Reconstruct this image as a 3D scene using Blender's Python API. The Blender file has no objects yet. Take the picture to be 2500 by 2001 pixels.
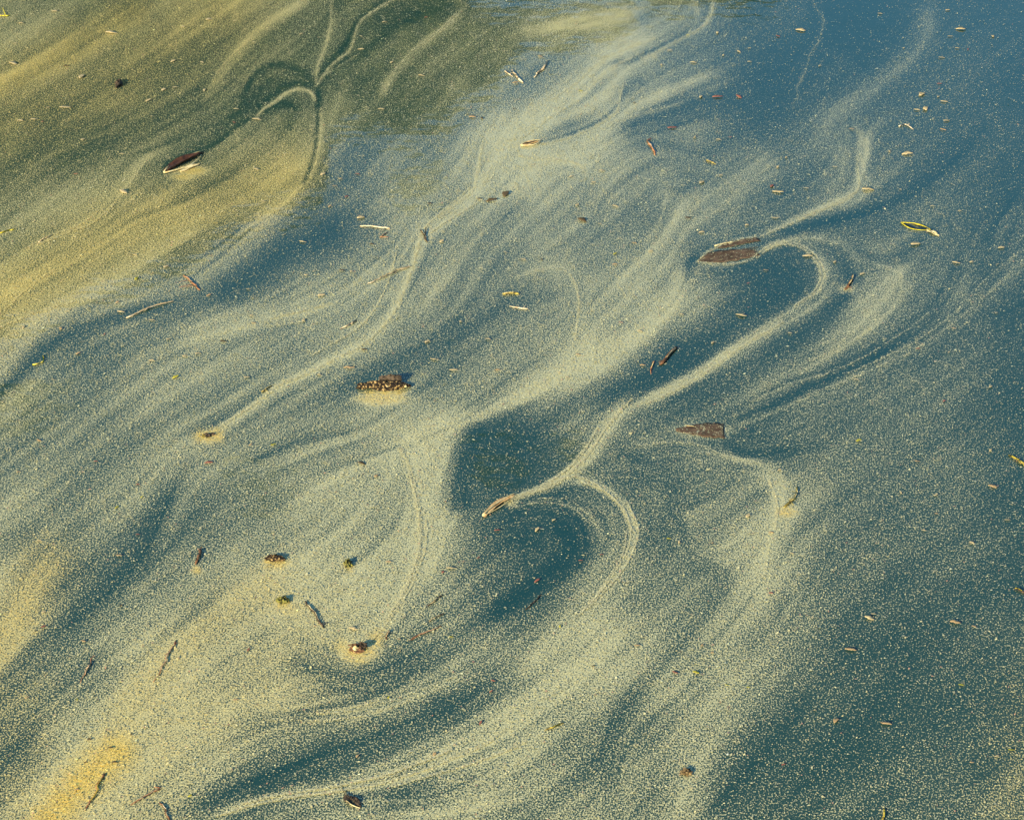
import bpy, math, random
import numpy as np
rng = np.random.default_rng(7)
random.seed(7)
R = math.radians
sc = bpy.context.scene
col = sc.collection

# ------------------------------------------------------------------ camera
CAM_H, DEP, HFOV = 3.2, R(29.0), R(24.0)
cam = bpy.data.cameras.new('camera'); cam.angle = HFOV; cam.sensor_fit = 'HORIZONTAL'
cam.clip_start = 0.1; cam.clip_end = 2000
cam_o = bpy.data.objects.new('camera', cam); col.objects.link(cam_o)
cam_o.location = (0, 0, CAM_H); cam_o.rotation_euler = (math.pi / 2 - DEP, 0, 0)
sc.camera = cam_o
# ------------------------------------------------------------------ sky, sun, exposure
SUN_EL, SUN_AZ = R(20), R(215)          # azimuth clockwise from +Y: behind the camera, to the left
w = bpy.data.worlds.new('World'); sc.world = w; w.use_nodes = True
wn = w.node_tree.nodes; bg = wn['Background']
sky = wn.new('ShaderNodeTexSky'); sky.sky_type = 'NISHITA'; sky.sun_disc = False
sky.sun_elevation = SUN_EL; sky.sun_rotation = SUN_AZ
sky.air_density = 2.0; sky.dust_density = 0.0; sky.ozone_density = 9.0
w.node_tree.links.new(sky.outputs[0], bg.inputs[0]); bg.inputs[1].default_value = 0.085
sun = bpy.data.lights.new('sun', 'SUN'); sun.energy = 4.5; sun.angle = R(0.5); sun.color = (1.0, 0.86, 0.62)
sun_o = bpy.data.objects.new('sun', sun); col.objects.link(sun_o)
sdir = (math.sin(SUN_AZ) * math.cos(SUN_EL), math.cos(SUN_AZ) * math.cos(SUN_EL), math.sin(SUN_EL))
from mathutils import Vector
sun_o.rotation_euler = Vector(sdir).to_track_quat('Z', 'Y').to_euler(); sun_o.location = (0, 0, 30)
sc.view_settings.view_transform = 'Standard'; sc.view_settings.look = 'None'
sc.view_settings.gamma = 1; sc.view_settings.use_curve_mapping = False
sc.view_settings.exposure = 1.25

# ------------------------------------------------------------------ photo pixel (2500 x 2001) <-> water plane
TH = math.tan(HFOV / 2); FW, FH = 2500.0, 2001.0
cD, sD = math.cos(DEP), math.sin(DEP)
def at(u, v):
    u = np.asarray(u, float); v = np.asarray(v, float)
    px = (u - FW / 2) / (FW / 2) * TH; py = (FH / 2 - v) / (FW / 2) * TH
    dy = cD + py * sD; dz = -sD + py * cD
    t = CAM_H / -dz
    return px * t, dy * t
def uv_of(x, y):
    dep = y * cD + CAM_H * sD
    yc = y * sD - CAM_H * cD
    return FW / 2 + x / dep / TH * FW / 2, FH / 2 - yc / dep / TH * FW / 2

# ------------------------------------------------------------------ how the pollen lies on the water
U0, U1, V0, V1, G = -420, 2920, -300, 2340, 3.0
NU, NV = int((U1 - U0) / G), int((V1 - V0) / G)
uu = U0 + (np.arange(NU) + .5) * G; vv = V0 + (np.arange(NV) + .5) * G
K = {'A': (.5798, 0, 0), 'B': (.5798, 1250, 0), 'C': (1.0204, 0, 1000), 'D': (1.0204, 1250, 1000), 'F': (1.1596, 0, 0), 'S': (1, 0, 0)}
def cv(tag, pts):
    k, ox, oy = K[tag]
    return [(ox + p[0] * k, oy + p[1] * k) for p in pts]
def spline(pts, step=12.0):
    p = np.array(pts, float)
    if len(p) < 2: return p
    q = np.vstack([2 * p[0] - p[1], p, 2 * p[-1] - p[-2]]); out = []
    for i in range(1, len(q) - 2):
        n = max(2, int(np.hypot(*(q[i + 1] - q[i])) / step)); t = np.linspace(0, 1, n, endpoint=False)[:, None]
        a, b, c, d = q[i - 1], q[i], q[i + 1], q[i + 2]
        out.append(.5 * (2 * b + (c - a) * t + (2 * a - 5 * b + 4 * c - d) * t ** 2 + (3 * b - a - 3 * c + d) * t ** 3))
    out.append(p[-1:]); return np.vstack(out)
BASE = np.array([
 [.44,.42,.48,.48,.38,.36,.40,.45,.45,.22,.08,.16,.12],
 [.48,.50,.44,.36,.28,.40,.45,.62,.32,.16,.22,.22,.15],
 [.42,.36,.42,.54,.48,.40,.65,.60,.40,.24,.40,.26,.22],
 [.50,.62,.68,.52,.38,.60,.55,.50,.42,.36,.28,.30,.22],
 [.74,.55,.42,.50,.60,.52,.45,.55,.52,.18,.42,.36,.20],
 [.55,.42,.50,.55,.42,.45,.50,.60,.20,.40,.40,.36,.22],
 [.46,.48,.55,.50,.55,.78,.18,.40,.38,.38,.36,.36,.24],
 [.56,.46,.50,.50,.62,.72,.25,.38,.42,.55,.38,.34,.24],
 [.70,.44,.48,.75,.78,.55,.30,.55,.52,.58,.36,.30,.30],
 [.50,.48,.76,.66,.50,.42,.55,.66,.50,.50,.28,.28,.32],
 [.44,.70,.70,.52,.45,.55,.60,.48,.50,.34,.28,.32,.38],
 [.55,.92,.55,.45,.58,.58,.55,.50,.56,.34,.33,.36,.44]])
def bilin(grid, u, v, du, dv):
    h, wd = grid.shape
    x = np.clip(u / du, 0, wd - 1.001); y = np.clip(v / dv, 0, h - 1.001)
    i = x.astype(int); j = y.astype(int); fx = x - i; fy = y - j
    fx = fx * fx * (3 - 2 * fx); fy = fy * fy * (3 - 2 * fy)
    return (grid[j, i] * (1 - fx) + grid[j, i + 1] * fx) * (1 - fy) + (grid[j + 1, i] * (1 - fx) + grid[j + 1, i + 1] * fx) * fy
UU, VV = np.meshgrid(uu, vv)
D = bilin(BASE, UU, VV, 180 * 1.1596, 157 * 1.1596)
STK = .30 - .16 * np.exp(-(((UU - 2250) / 480) ** 2 + ((VV - 1500) / 500) ** 2))          # how streaky
YEL = np.zeros_like(D)              # how yellow
# (view, points, half width px, density, strength, streakiness[, (left, right) width factors])
STROKES = [
 # upper left
 ('A',[(560,40),(480,90),(400,150),(300,210),(180,270),(60,330),(-80,400)],34,.66,.7,.35),
 ('A',[(900,30),(780,110),(640,210),(520,290)],26,.62,.5,.35),
 ('A',[(900,390),(800,430),(640,510),(480,570),(300,640),(150,720),(0,850),(-120,930)],42,.34,.8,.4),
 ('A',[(1440,10),(1300,100),(1180,200),(1080,280),(980,370),(880,450)],62,.36,.8,.35),
 ('A',[(1300,0),(1160,80),(1060,160),(980,240),(920,320),(870,400)],15,.68,.8,.4),
 ('A',[(1960,20),(1900,100),(1800,170),(1700,260),(1640,330),(1600,420)],11,.72,.85,.4),
 ('A',[(1560,180),(1640,110),(1780,40),(1900,-10)],28,.20,.8,.35),
 ('A',[(1700,450),(1640,520)],60,.30,.6,.2),
 ('A',[(1450,390),(1400,480),(1390,560)],30,.62,.6,.2),
 ('A',[(1960,330),(1900,420)],40,.55,.5,.2),
 ('B',[(500,60),(330,90),(150,110),(20,120)],24,.62,.7,.6),
 # dark crack lines round the knot
 ('A',[(1330,350),(1260,300),(1180,272),(1110,290),(1060,335),(1035,400),(1000,460),(930,520)],8,.10,.85,.3),
 ('A',[(1310,365),(1240,352),(1160,390),(1100,440),(1078,482)],8,.06,.9,.3),
 ('A',[(1265,462),(1200,438),(1140,455),(1095,485)],9,.08,.85,.3),
 ('A',[(1240,475),(1215,520),(1200,545)],18,.25,.7,.2),
 ('A',[(1335,390),(1375,320),(1440,262),(1500,235),(1560,200),(1640,130),(1760,70),(1900,20)],10,.10,.85,.3),
 ('A',[(1335,370),(1350,320),(1420,235),(1470,165),(1500,100),(1570,40),(1640,0)],9,.10,.85,.3),
 ('A',[(1300,300),(1250,320),(1150,350),(1090,400),(1050,450),(980,510)],14,.16,.6,.3),
 ('A',[(1338,420),(1338,520),(1328,620),(1308,700),(1278,770),(1220,850),(1120,920),(1040,980),(950,1060),(870,1120),(815,1165)],3.4,.03,.95,.3),
 ('A',[(1350,450),(1352,540),(1342,640),(1320,720),(1290,785),(1235,860),(1140,925),(1060,985),(960,1060)],5,.78,.6,.5),
 ('A',[(1345,380),(1340,430),(1345,460)],7,.05,.9,.2),
 ('A',[(1080,488),(1000,530),(940,580),(880,620),(780,655),(700,692),(685,735)],3.6,.03,.95,.3),
 ('A',[(1040,505),(960,565),(900,620)],5,.12,.6,.3),
 ('A',[(1280,770),(1200,850),(1090,925),(1000,985),(900,1075),(800,1130)],16,.50,.6,.9),
 # light threads of the knot
 ('A',[(1330,430),(1312,392),(1270,376),(1210,390),(1160,430),(1110,460),(1080,490)],2.6,1.1,.95,.2),
 ('A',[(1335,360),(1350,338),(1400,272),(1470,215),(1495,150),(1520,90),(1600,30),(1660,0)],3.2,.85,.9,.2),
 ('A',[(1330,370),(1338,280),(1370,200),(1390,110),(1398,40),(1402,0)],3.2,.75,.85,.2),
 ('A',[(1345,330),(1430,280),(1510,230)],2.2,.6,.7,.2),
 ('A',[(1040,400),(1090,330),(1060,380),(990,460),(900,560)],2,.5,.6,.2),
 # below the leaf
 ('A',[(1280,640),(1180,720),(1050,800),(900,850),(760,885),(620,910)],32,.86,.75,.35),
 ('A',[(700,640),(600,680),(540,760),(500,810),(430,900),(340,960),(200,1010),(60,1080)],14,.74,.6,.5),
 ('A',[(300,1100),(120,1200),(0,1290),(-150,1400)],80,.68,.5,.4),
 ('A',[(1130,800),(1080,860),(960,930),(820,1010),(700,1080)],34,.46,.5,.4),
 # upper middle
 ('A',[(1560,600),(1500,700),(1470,800)],42,.28,.6,.2),
 ('A',[(1480,960),(1350,1010),(1200,1060),(1100,1130),(980,1210),(880,1250)],44,.18,.85,.2),
 ('A',[(760,1270),(560,1310),(420,1350),(280,1410),(180,1480),(80,1580),(0,1650),(-100,1730)],18,.18,.8,.4),
 ('A',[(640,1150),(500,1220),(330,1290)],34,.55,.4,.3),
 ('A',[(1400,1280),(1200,1320),(1000,1350),(850,1400),(700,1430)],36,.66,.5,.4),
 ('A',[(1640,1090),(1450,1250),(1250,1350)],34,.66,.5,.4),
 ('A',[(2090,560),(2050,680),(1990,800)],60,.78,.75,.3),
 ('A',[(2000,800),(1900,880),(1800,970),(1755,1060)],30,.78,.75,.4),
 ('A',[(2030,610),(2012,720),(2000,790),(1960,830),(1860,900),(1790,960),(1760,1040),(1740,1120),(1700,1230),(1650,1330),(1580,1410),(1500,1470),(1400,1520),(1280,1580),(1180,1620),(1100,1680),(1040,1725),(930,1790)],34,.60,.6,.6,(1.5,.5)),
 ('A',[(2030,610),(2012,720),(2000,790),(1960,830),(1860,900),(1790,960),(1760,1040),(1740,1120),(1700,1230),(1650,1330),(1580,1410),(1500,1470),(1400,1520),(1280,1580),(1180,1620),(1100,1680),(1040,1725),(910,1810)],4.2,1.3,1.,.1),
 ('A',[(2156,850),(2050,950),(1950,1050),(1880,1150),(1820,1250),(1740,1340)],24,.62,.6,.6),
 ('A',[(2140,1060),(2060,1180),(1960,1300)],50,.36,.5,.3),
 ('A',[(2000,1320),(1850,1430),(1700,1510),(1550,1580),(1430,1620)],38,.30,.7,.3),
 # upper right
 ('B',[(600,150),(420,235),(330,310),(250,400),(130,480),(30,560),(-100,640)],48,.86,.85,.4),
 ('B',[(300,120),(150,230),(40,330)],34,.30,.5,.3),
 ('B',[(430,272),(500,250),(580,212)],6,.05,.95,.3),
 ('B',[(580,220),(680,172),(770,118)],5,.10,.8,.3),
 ('B',[(845,0),(845,40),(825,90),(780,130),(700,170),(620,215),(540,258)],4,.85,.9,.3),
 ('B',[(765,0),(785,50),(770,110),(730,150)],3.5,.8,.8,.3),
 ('B',[(800,20),(800,70),(770,130)],16,.52,.6,.6),
 ('B',[(560,335),(490,380),(470,420)],22,.26,.7,.3),
 ('B',[(900,300),(700,370),(560,420),(420,480),(300,540),(130,600)],30,.50,.7,.5),
 ('B',[(480,360),(440,450),(350,520),(230,570),(110,600),(40,590)],3.2,.15,.85,.3),
 ('B',[(470,350),(452,420),(440,470),(370,525),(240,580),(120,610)],2.6,.85,.8,.3),
 ('B',[(1000,400),(860,430),(700,480),(560,520),(450,570)],34,.16,.75,.6),
 ('B',[(1220,420),(1100,460),(980,520)],50,.16,.6,.3),
 ('B',[(20,600),(30,650),(120,668),(220,675),(280,690),(312,722)],5,.88,.85,.3),
 ('B',[(120,730),(60,850)],60,.72,.6,.2),
 ('B',[(330,760),(330,900)],24,.40,.5,.2),
 ('B',[(600,840),(650,800),(688,860),(655,960),(585,1060),(500,1130),(420,1220)],26,.62,.7,.4),
 ('B',[(560,560),(720,640),(830,740)],50,.30,.5,.2),
 ('B',[(1120,640),(960,770),(840,880),(740,960),(690,1080)],38,.52,.6,.4),
 ('B',[(1760,20),(1735,140),(1690,220),(1600,300),(1500,380),(1400,450),(1340,500),(1300,580)],26,.52,.75,.3),
 ('B',[(1760,0),(1745,90),(1730,150)],4,.5,.7,.2),
 ('B',[(1380,560),(1390,650),(1400,740),(1330,830)],46,.46,.7,.3),
 ('B',[(1430,545),(1478,620),(1455,700),(1475,770),(1430,825),(1300,870),(1180,930),(1060,992)],[16,22,24,22,16,12,8,5],.68,.8,.5),
 ('B',[(1270,0),(1285,45),(1312,90),(1290,180),(1255,230),(1240,290),(1200,370),(1206,400),(1180,450)],2.6,.6,.75,.2),
 ('B',[(1600,20),(1500,150),(1400,260)],75,.06,.7,.2),
 ('B',[(1950,560),(1880,640),(1760,745),(1600,850),(1450,910),(1250,950),(1120,990),(1050,1025)],[30,26,22,18,15,13,11,9],.10,.85,1.0),
 ('B',[(1830,690),(1620,860),(1440,925),(1240,966),(1060,1006)],2.5,.42,.6,.3),
 ('B',[(1900,700),(1640,868),(1450,935),(1260,985),(1120,1012)],2.5,.45,.6,.3),
 ('B',[(900,1060),(820,1060),(740,1110),(760,1160)],20,.16,.6,.4),
 ('B',[(780,1105),(900,1115),(1000,1095),(1060,1050),(1150,1012)],3,1.0,.85,.2),
 ('B',[(780,1105),(830,1060),(900,1030),(960,1010),(1030,1000)],3,.9,.8,.2),
 ('B',[(900,1160),(1060,1140),(1150,1140),(1190,1200),(1060,1310),(930,1400),(800,1470),(650,1560),(480,1640),(300,1720)],40,.13,.85,.3),
 ('B',[(1020,1090),(1060,1050),(1150,1012),(1240,1030),(1300,1080),(1330,1160),(1290,1250),(1200,1310),(1080,1380),(960,1450),(840,1540),(720,1610),(560,1690),(440,1740)],[5,6,10,16,20,22,22,22,20,18,18,18,16,16],.66,.85,.7),
 ('B',[(1050,1040),(1200,996),(1330,1003),(1420,1050),(1460,1120)],12,.52,.7,.7),
 ('B',[(1390,1100),(1410,1220),(1310,1330),(1180,1420),(1000,1530),(850,1620)],18,.24,.7,.4),
 ('B',[(1500,1080),(1620,1150),(1610,1250),(1500,1380),(1350,1480),(1200,1560),(1050,1650),(900,1730)],[34,40,44,42,36,28,20,14],.56,.8,.5),
 ('B',[(1850,960),(1870,1100),(1780,1280),(1620,1420),(1420,1530),(1220,1612),(1080,1670)],18,.18,.75,.5),
 ('B',[(2200,1020),(2050,1150),(1900,1300),(1700,1450),(1500,1560),(1300,1640),(1100,1720),(960,1780)],36,.38,.8,1.0),
 ('B',[(2100,1150),(1900,1330),(1680,1480),(1440,1590),(1200,1680)],3,.6,.6,.4),
 ('B',[(1960,1220),(1800,1370),(1600,1490),(1400,1580)],2.5,.55,.5,.4),
 ('B',[(2150,800),(2060,950),(2030,1060),(1960,1180)],34,.20,.6,.9),
 ('B',[(720,1150),(690,1260),(620,1340),(500,1430),(330,1520),(150,1620),(0,1692),(-120,1750),(-250,1800),(-380,1850),(-480,1900)],[30,40,40,36,34,32,30,26,22,18,14],.92,.9,.7,(.5,1.5)),
 ('B',[(240,1150),(268,1200),(282,1270),(276,1360),(262,1430)],3.4,.85,.8,.2),
 ('B',[(50,1160),(130,1132),(210,1132),(250,1162)],5,.66,.7,.2),
 ('B',[(30,1220),(120,1250),(190,1220)],36,.40,.5,.2),
 ('B',[(-60,1000),(-160,1110),(-200,1230)],30,.50,.4,.2),
 # lower left
 ('C',[(960,90),(985,150),(1005,230),(1012,300),(1000,370),(970,440),(930,510),(890,555)],10,.92,.85,.5),
 ('C',[(955,90),(985,150),(1003,230),(1009,300),(997,370),(967,440),(927,510),(885,556)],4.0,1.2,1.,.1),
 ('B',[(1040,1000),(1120,965),(1260,905),(1400,845),(1440,815),(1470,770)],2.6,.86,.8,.1),
 ('D',[(-20,224),(40,203),(110,176),(160,130),(200,80),(235,30),(270,-15)],3,1.0,.9,.1),
 ('D',[(0,212),(70,188),(140,160),(205,182),(262,232),(288,292)],3,.95,.8,.1),
 ('C',[(1070,110),(1060,220),(1030,320),(1020,400)],46,.80,.8,.3),
 ('C',[(880,180),(860,260)],40,.58,.5,.2),
 ('C',[(700,150),(600,190),(500,230),(430,300)],50,.42,.5,.3),
 ('C',[(720,400),(600,430),(520,500),(440,570),(360,660),(280,760),(220,850),(150,930),(90,1010)],52,.88,.85,.3),
 ('C',[(780,400),(700,460),(620,480)],66,.80,.7,.2),
 ('C',[(280,820),(190,900),(120,980),(60,1060)],34,1.15,.9,.2),
 ('C',[(815,565),(835,585),(860,590),(885,572),(905,548)],12,1.2,.9,.2),
 ('C',[(1000,600),(860,640),(760,610),(710,560)],38,.36,.7,.4),
 ('C',[(1225,640),(1050,740),(950,780),(800,830),(650,880),(540,920),(430,980)],[24,30,34,38,40,40,36],.26,.85,.6),
 ('C',[(1300,720),(1150,800),(1000,860),(900,890),(780,910),(640,930),(480,975)],[30,28,20,16,12,9,8],.84,.85,.8,(.6,1.4)),
 ('C',[(1150,600),(900,700),(750,725),(600,720)],30,.60,.5,.6),
 ('C',[(900,930),(1050,950),(1200,930)],40,.56,.4,.9),
 ('C',[(420,150),(330,350),(250,430),(150,520),(50,600),(-60,680)],34,.26,.75,.4),
 ('C',[(130,350),(60,460),(10,560),(-40,640)],38,.78,.7,.3),
 ('C',[(300,600),(180,680),(90,760),(20,860)],44,.36,.6,.4),
 ('C',[(530,130),(450,200),(405,290)],8,.62,.6,.3),
 ('C',[(600,120),(720,80),(860,60)],30,.42,.4,.6),
 ('C',[(780,150),(880,112),(960,84),(1060,44)],3,.15,.5,.3),
 ('C',[(480,62),(510,66),(525,58)],9,1.2,.9,.2),
 # lower right
 ('D',[(-60,30),(-100,110),(-120,180),(-110,250)],44,.13,.85,.2),
 ('D',[(0,40),(-40,120),(-60,190)],50,.16,.6,.2),
 ('D',[(285,-30),(250,10),(220,50),(180,110),(130,160),(60,195),(0,215),(-20,225)],[16,16,16,16,14,10,7,5],.80,.9,.8),
 ('D',[(130,165),(200,180),(260,230),(285,290),(270,350),(230,410),(180,470),(110,540),(40,620)],[12,16,18,20,22,24,28,30,30],.70,.85,.6),
 ('D',[(-10,230),(60,215),(140,220),(200,270),(215,330)],12,.42,.6,.8),
 ('D',[(90,260),(140,310),(130,360),(70,410),(0,460),(-60,500)],[30,34,34,30,26,22],.10,.9,.4),
 ('D',[(20,290),(60,330)],36,.16,.7,.3),
 ('D',[(230,500),(150,620),(60,700),(0,760)],44,.78,.75,.5),
 ('D',[(600,130),(640,200),(632,290),(615,370),(600,440),(540,520),(470,600),(400,680)],28,.68,.7,.5),
 ('D',[(710,400),(695,470),(640,540)],9,.62,.7,.6),
 ('D',[(660,440),(620,520),(560,580)],8,.26,.6,.6),
 ('D',[(560,620),(470,700),(420,800),(400,880),(370,990),(340,1080)],58,.68,.7,.3),
 ('D',[(360,220),(420,330),(500,380),(480,450),(430,520),(350,620),(280,700),(240,800),(240,960),(200,1060)],28,.34,.65,.4),
 ('D',[(720,660),(640,780),(560,880),(480,980)],44,.20,.75,.2),
 ('D',[(620,70),(540,60),(560,110),(680,90)],22,.22,.6,.9),
 ('D',[(300,92),(360,78),(430,82),(520,112),(600,130)],5,.6,.6,.6),
 ('D',[(280,110),(330,150),(420,190)],24,.26,.5,.5),
 ('D',[(1000,480),(960,640),(930,760)],60,.24,.5,.1),
 ('D',[(1220,900),(1160,960),(1120,1040)],34,.5,.6,.3),
]
# (view, points, half width px, yellowness)
YELLOW = [
 ('C',[(280,820),(190,900),(120,980),(60,1060)],50,1.0), ('C',[(640,430),(520,500),(400,610),(300,740)],60,.35),
 ('C',[(110,380),(40,500),(-40,600)],70,.55), ('C',[(815,565),(860,595),(900,550)],22,.6), ('C',[(480,62),(520,64)],16,.8),
 ('A',[(560,40),(300,210),(0,360)],60,.6), ('A',[(900,60),(640,260),(300,420),(0,520)],130,.5), ('A',[(1200,760),(900,850),(500,980),(100,1200),(-200,1400)],90,.5),
 ('C',[(670,460),(700,480)],30,.4), ('C',[(20,700),(20,900)],120,.35), ('D',[(1225,700),(1200,960)],80,.3),
 ('C',[(720,600),(400,760),(300,980)],160,.25), ('A',[(1560,1655),(1680,1650)],14,.7)]
# pollen heaped against floating things: (u, v, radius u, radius v, density, yellowness)
HEAPS = [(930,972,62,17,1.25,.55),(1248,1228,16,8,.9,.3),(672,1375,36,18,1.0,.7),(692,1480,30,14,1.0,.6),(876,1590,44,22,1.2,.55),
 (512,1064,26,13,1.25,.7),(1920,1250,24,13,1.0,.6),(850,1385,18,14,.9,.5),(480,1392,14,12,.9,.6),(1290,353,26,11,1.0,.1),
 (2068,705,22,12,.9,.3),(575,1065,0.1,0.1,0,0),(470,417,40,12,.95,.7),(445,432,30,8,.9,.6),(1715,1052,70,18,.66,.0),(1785,615,75,18,.40,.0)]
MINW = 2.2
EXTRA = []
for s in STROKES:                    # fine parallel strands folded into the broad bands
    hw = s[2] if isinstance(s[2], list) else [s[2]] * 2
    if max(hw) < 9 or s[5] < .38: continue
    src = np.array(cv(s[0], s[1])); P = spline(src, 30)
    if len(P) < 5: continue
    T = np.gradient(P, axis=0); T /= np.linalg.norm(T, axis=1)[:, None] + 1e-9; Nn = np.stack([-T[:, 1], T[:, 0]], 1)
    H = np.interp(np.linspace(0, 1, len(P)), np.linspace(0, 1, len(hw)), hw)
    for k in range(int(2 + 7 * s[5])):
        a_, b_ = sorted(rng.uniform(0, 1, 2)); i0, i1 = int(a_ * (len(P) - 1)), int(b_ * (len(P) - 1)) + 1
        if i1 - i0 < 4: continue
        o0, o1 = rng.normal(0, .75, 2); of = np.linspace(o0, o0 + (o1 - o0) * .4, i1 - i0)
        Q = P[i0:i1] + Nn[i0:i1] * (H[i0:i1] * of)[:, None]
        up_ = rng.random() < .62
        EXTRA.append(('S', [tuple(p) for p in Q[::2]], float(rng.uniform(2.0, 3.4)), min(1.05, s[3] + rng.uniform(.10, .28)) if up_ else max(.04, s[3] - rng.uniform(.12, .3)), float(rng.uniform(.45, .85)), s[5]))
N_MAIN = len(STROKES)
STROKES = STROKES + [e_ for e_ in EXTRA if len(e_[1]) > 2]
flow_p, flow_t = [], []
threads = []
for si, s in enumerate(STROKES):
    tag, pts, hw, val, al, stk = s[:6]; asym = s[6] if len(s) > 6 else (1, 1)
    src = cv(tag, pts); P = spline(src)
    ks = K[tag][0] if False else 1.0
    HWs = np.interp(np.linspace(0, 1, len(P)), np.linspace(0, 1, len(hw)), hw) if isinstance(hw, list) else np.full(len(P), float(hw))
    T = np.gradient(P, axis=0); T /= np.linalg.norm(T, axis=1)[:, None] + 1e-9
    if si < N_MAIN: flow_p.append(P[::4]); flow_t.append(T[::4])
    if HWs.max() <= 6 and val >= .55: threads.append((P, float(HWs.mean()), val))
    mh = HWs.max() * 2.3 * max(asym)
    i0 = max(0, int((P[:, 0].min() - mh - U0) / G)); i1 = min(NU, int((P[:, 0].max() + mh - U0) / G) + 1)
    j0 = max(0, int((P[:, 1].min() - mh - V0) / G)); j1 = min(NV, int((P[:, 1].max() + mh - V0) / G) + 1)
    if i1 <= i0 or j1 <= j0: continue
    X, Y = UU[j0:j1, i0:i1], VV[j0:j1, i0:i1]
    best = np.full(X.shape, 1e9); sd = np.zeros(X.shape); bh = np.ones(X.shape); tt = np.zeros(X.shape)
    L = np.concatenate([[0], np.cumsum(np.linalg.norm(np.diff(P, axis=0), axis=1))])
    for k in range(len(P) - 1):
        a, b = P[k], P[k + 1]; m = HWs[k] * 2.4 * max(asym) + 14
        x0, x1 = min(a[0], b[0]) - m, max(a[0], b[0]) + m; y0, y1 = min(a[1], b[1]) - m, max(a[1], b[1]) + m
        ii0 = max(0, int((x0 - X[0, 0]) / G)); ii1 = min(X.shape[1], int((x1 - X[0, 0]) / G) + 1)
        jj0 = max(0, int((y0 - Y[0, 0]) / G)); jj1 = min(X.shape[0], int((y1 - Y[0, 0]) / G) + 1)
        if ii1 <= ii0 or jj1 <= jj0: continue
        sl = (slice(jj0, jj1), slice(ii0, ii1))
        dx, dy = X[sl] - a[0], Y[sl] - a[1]; ex, ey = b - a; l2 = ex * ex + ey * ey + 1e-9
        t = np.clip((dx * ex + dy * ey) / l2, 0, 1); d = np.hypot(dx - t * ex, dy - t * ey)
        mm = d < best[sl]
        best[sl] = np.where(mm, d, best[sl]); sd[sl] = np.where(mm, np.sign(ex * dy - ey * dx), sd[sl]); bh[sl] = np.where(mm, HWs[k], bh[sl])
        tt[sl] = np.where(mm, L[k] + t * (L[k + 1] - L[k]), tt[sl])
    wdt = bh * np.where(sd < 0, asym[0], asym[1])
    prof = np.exp(-(best / np.maximum(wdt, MINW)) ** 2)
    if len(P) > 2:
        fd = np.minimum(1, np.minimum(tt, L[-1] - tt) / (0.10 * L[-1] + 1)); prof = prof * (.35 + .65 * fd)
    a = al * prof
    D[j0:j1, i0:i1] += (val - D[j0:j1, i0:i1]) * a
    STK[j0:j1, i0:i1] += (stk - STK[j0:j1, i0:i1]) * prof * .8
for tag, pts, hw, val in YELLOW:
    P = spline(cv(tag, pts), 40)
    best = np.full(D.shape, 1e9)
    for p in P: best = np.minimum(best, np.hypot(UU - p[0], VV - p[1]))
    YEL = np.maximum(YEL, val * np.exp(-(best / (hw * 1.2)) ** 2))
for u, v, ru, rv, val, ye in HEAPS:
    e = np.exp(-(((UU - u) / ru) ** 2 + ((VV - v) / rv) ** 2) ** 1.6)
    D += (np.maximum(val, D) - D) * e; YEL = np.maximum(YEL, ye * e)
# flow direction (double angle) and line-integral streaks along it
FP = np.vstack(flow_p); FT = np.vstack(flow_t)
a2 = 2 * np.arctan2(FT[:, 1], FT[:, 0])
gs = 8; cu = uu[::gs]; cvv = vv[::gs]; CU, CV = np.meshgrid(cu, cvv)
c2 = np.full(CU.shape, .25 * math.cos(2 * R(-35)) * 1e-4); s2 = np.full(CU.shape, .25 * math.sin(2 * R(-35)) * 1e-4)
for k in range(len(FP)):
    wgt = 1 / ((CU - FP[k, 0]) ** 2 + (CV - FP[k, 1]) ** 2 + 250.) ** 1.5
    c2 += math.cos(a2[k]) * wgt; s2 += math.sin(a2[k]) * wgt
ang = .5 * np.arctan2(s2, c2)
def up(gr):
    x = (np.arange(NU)) / gs; y = (np.arange(NV)) / gs
    i = np.clip(x.astype(int), 0, gr.shape[1] - 2); j = np.clip(y.astype(int), 0, gr.shape[0] - 2)
    fx = np.clip(x - i, 0, 1)[None]; fy = np.clip(y - j, 0, 1)[:, None]
    return (gr[j][:, i] * (1 - fx) + gr[j][:, i + 1] * fx) * (1 - fy) + (gr[j + 1][:, i] * (1 - fx) + gr[j + 1][:, i + 1] * fx) * fy
ANG = .5 * np.arctan2(up(np.sin(2 * ang)), up(np.cos(2 * ang)))
def blur(a, r):
    k = np.exp(-(np.arange(-3 * r, 3 * r + 1) / r) ** 2 / 2.); k /= k.sum(); n = len(k) // 2
    b = np.pad(a, ((n, n), (0, 0)), 'wrap'); b = sum(k[i] * b[i:i + a.shape[0]] for i in range(len(k)))
    b = np.pad(b, ((0, 0), (n, n)), 'wrap'); return sum(k[i] * b[:, i:i + a.shape[1]] for i in range(len(k)))
def lic(noise, n):
    vx, vy = np.cos(ANG).astype(np.float32), np.sin(ANG).astype(np.float32); acc = noise.copy()
    ii, jj = np.meshgrid(np.arange(NU), np.arange(NV))
    for sgn in (1, -1):
        x = ii.astype(np.float32); y = jj.astype(np.float32); px, py = vx * sgn, vy * sgn
        for _ in range(n):
            x = x + px; y = y + py
            xi = np.clip(x, 0, NU - 1).astype(np.int32); yi = np.clip(y, 0, NV - 1).astype(np.int32)
            qx, qy = vx[yi, xi], vy[yi, xi]; f = np.where(qx * px + qy * py < 0, -1, 1); px, py = qx * f, qy * f
            acc += noise[yi, xi]
    acc -= acc.mean(); return acc / acc.std()
W1 = lic(rng.standard_normal(D.shape).astype(np.float32), 70)
W2 = blur(rng.standard_normal(D.shape), 2.0); W2 = lic((W2 / W2.std()).astype(np.float32), 40)
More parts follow.
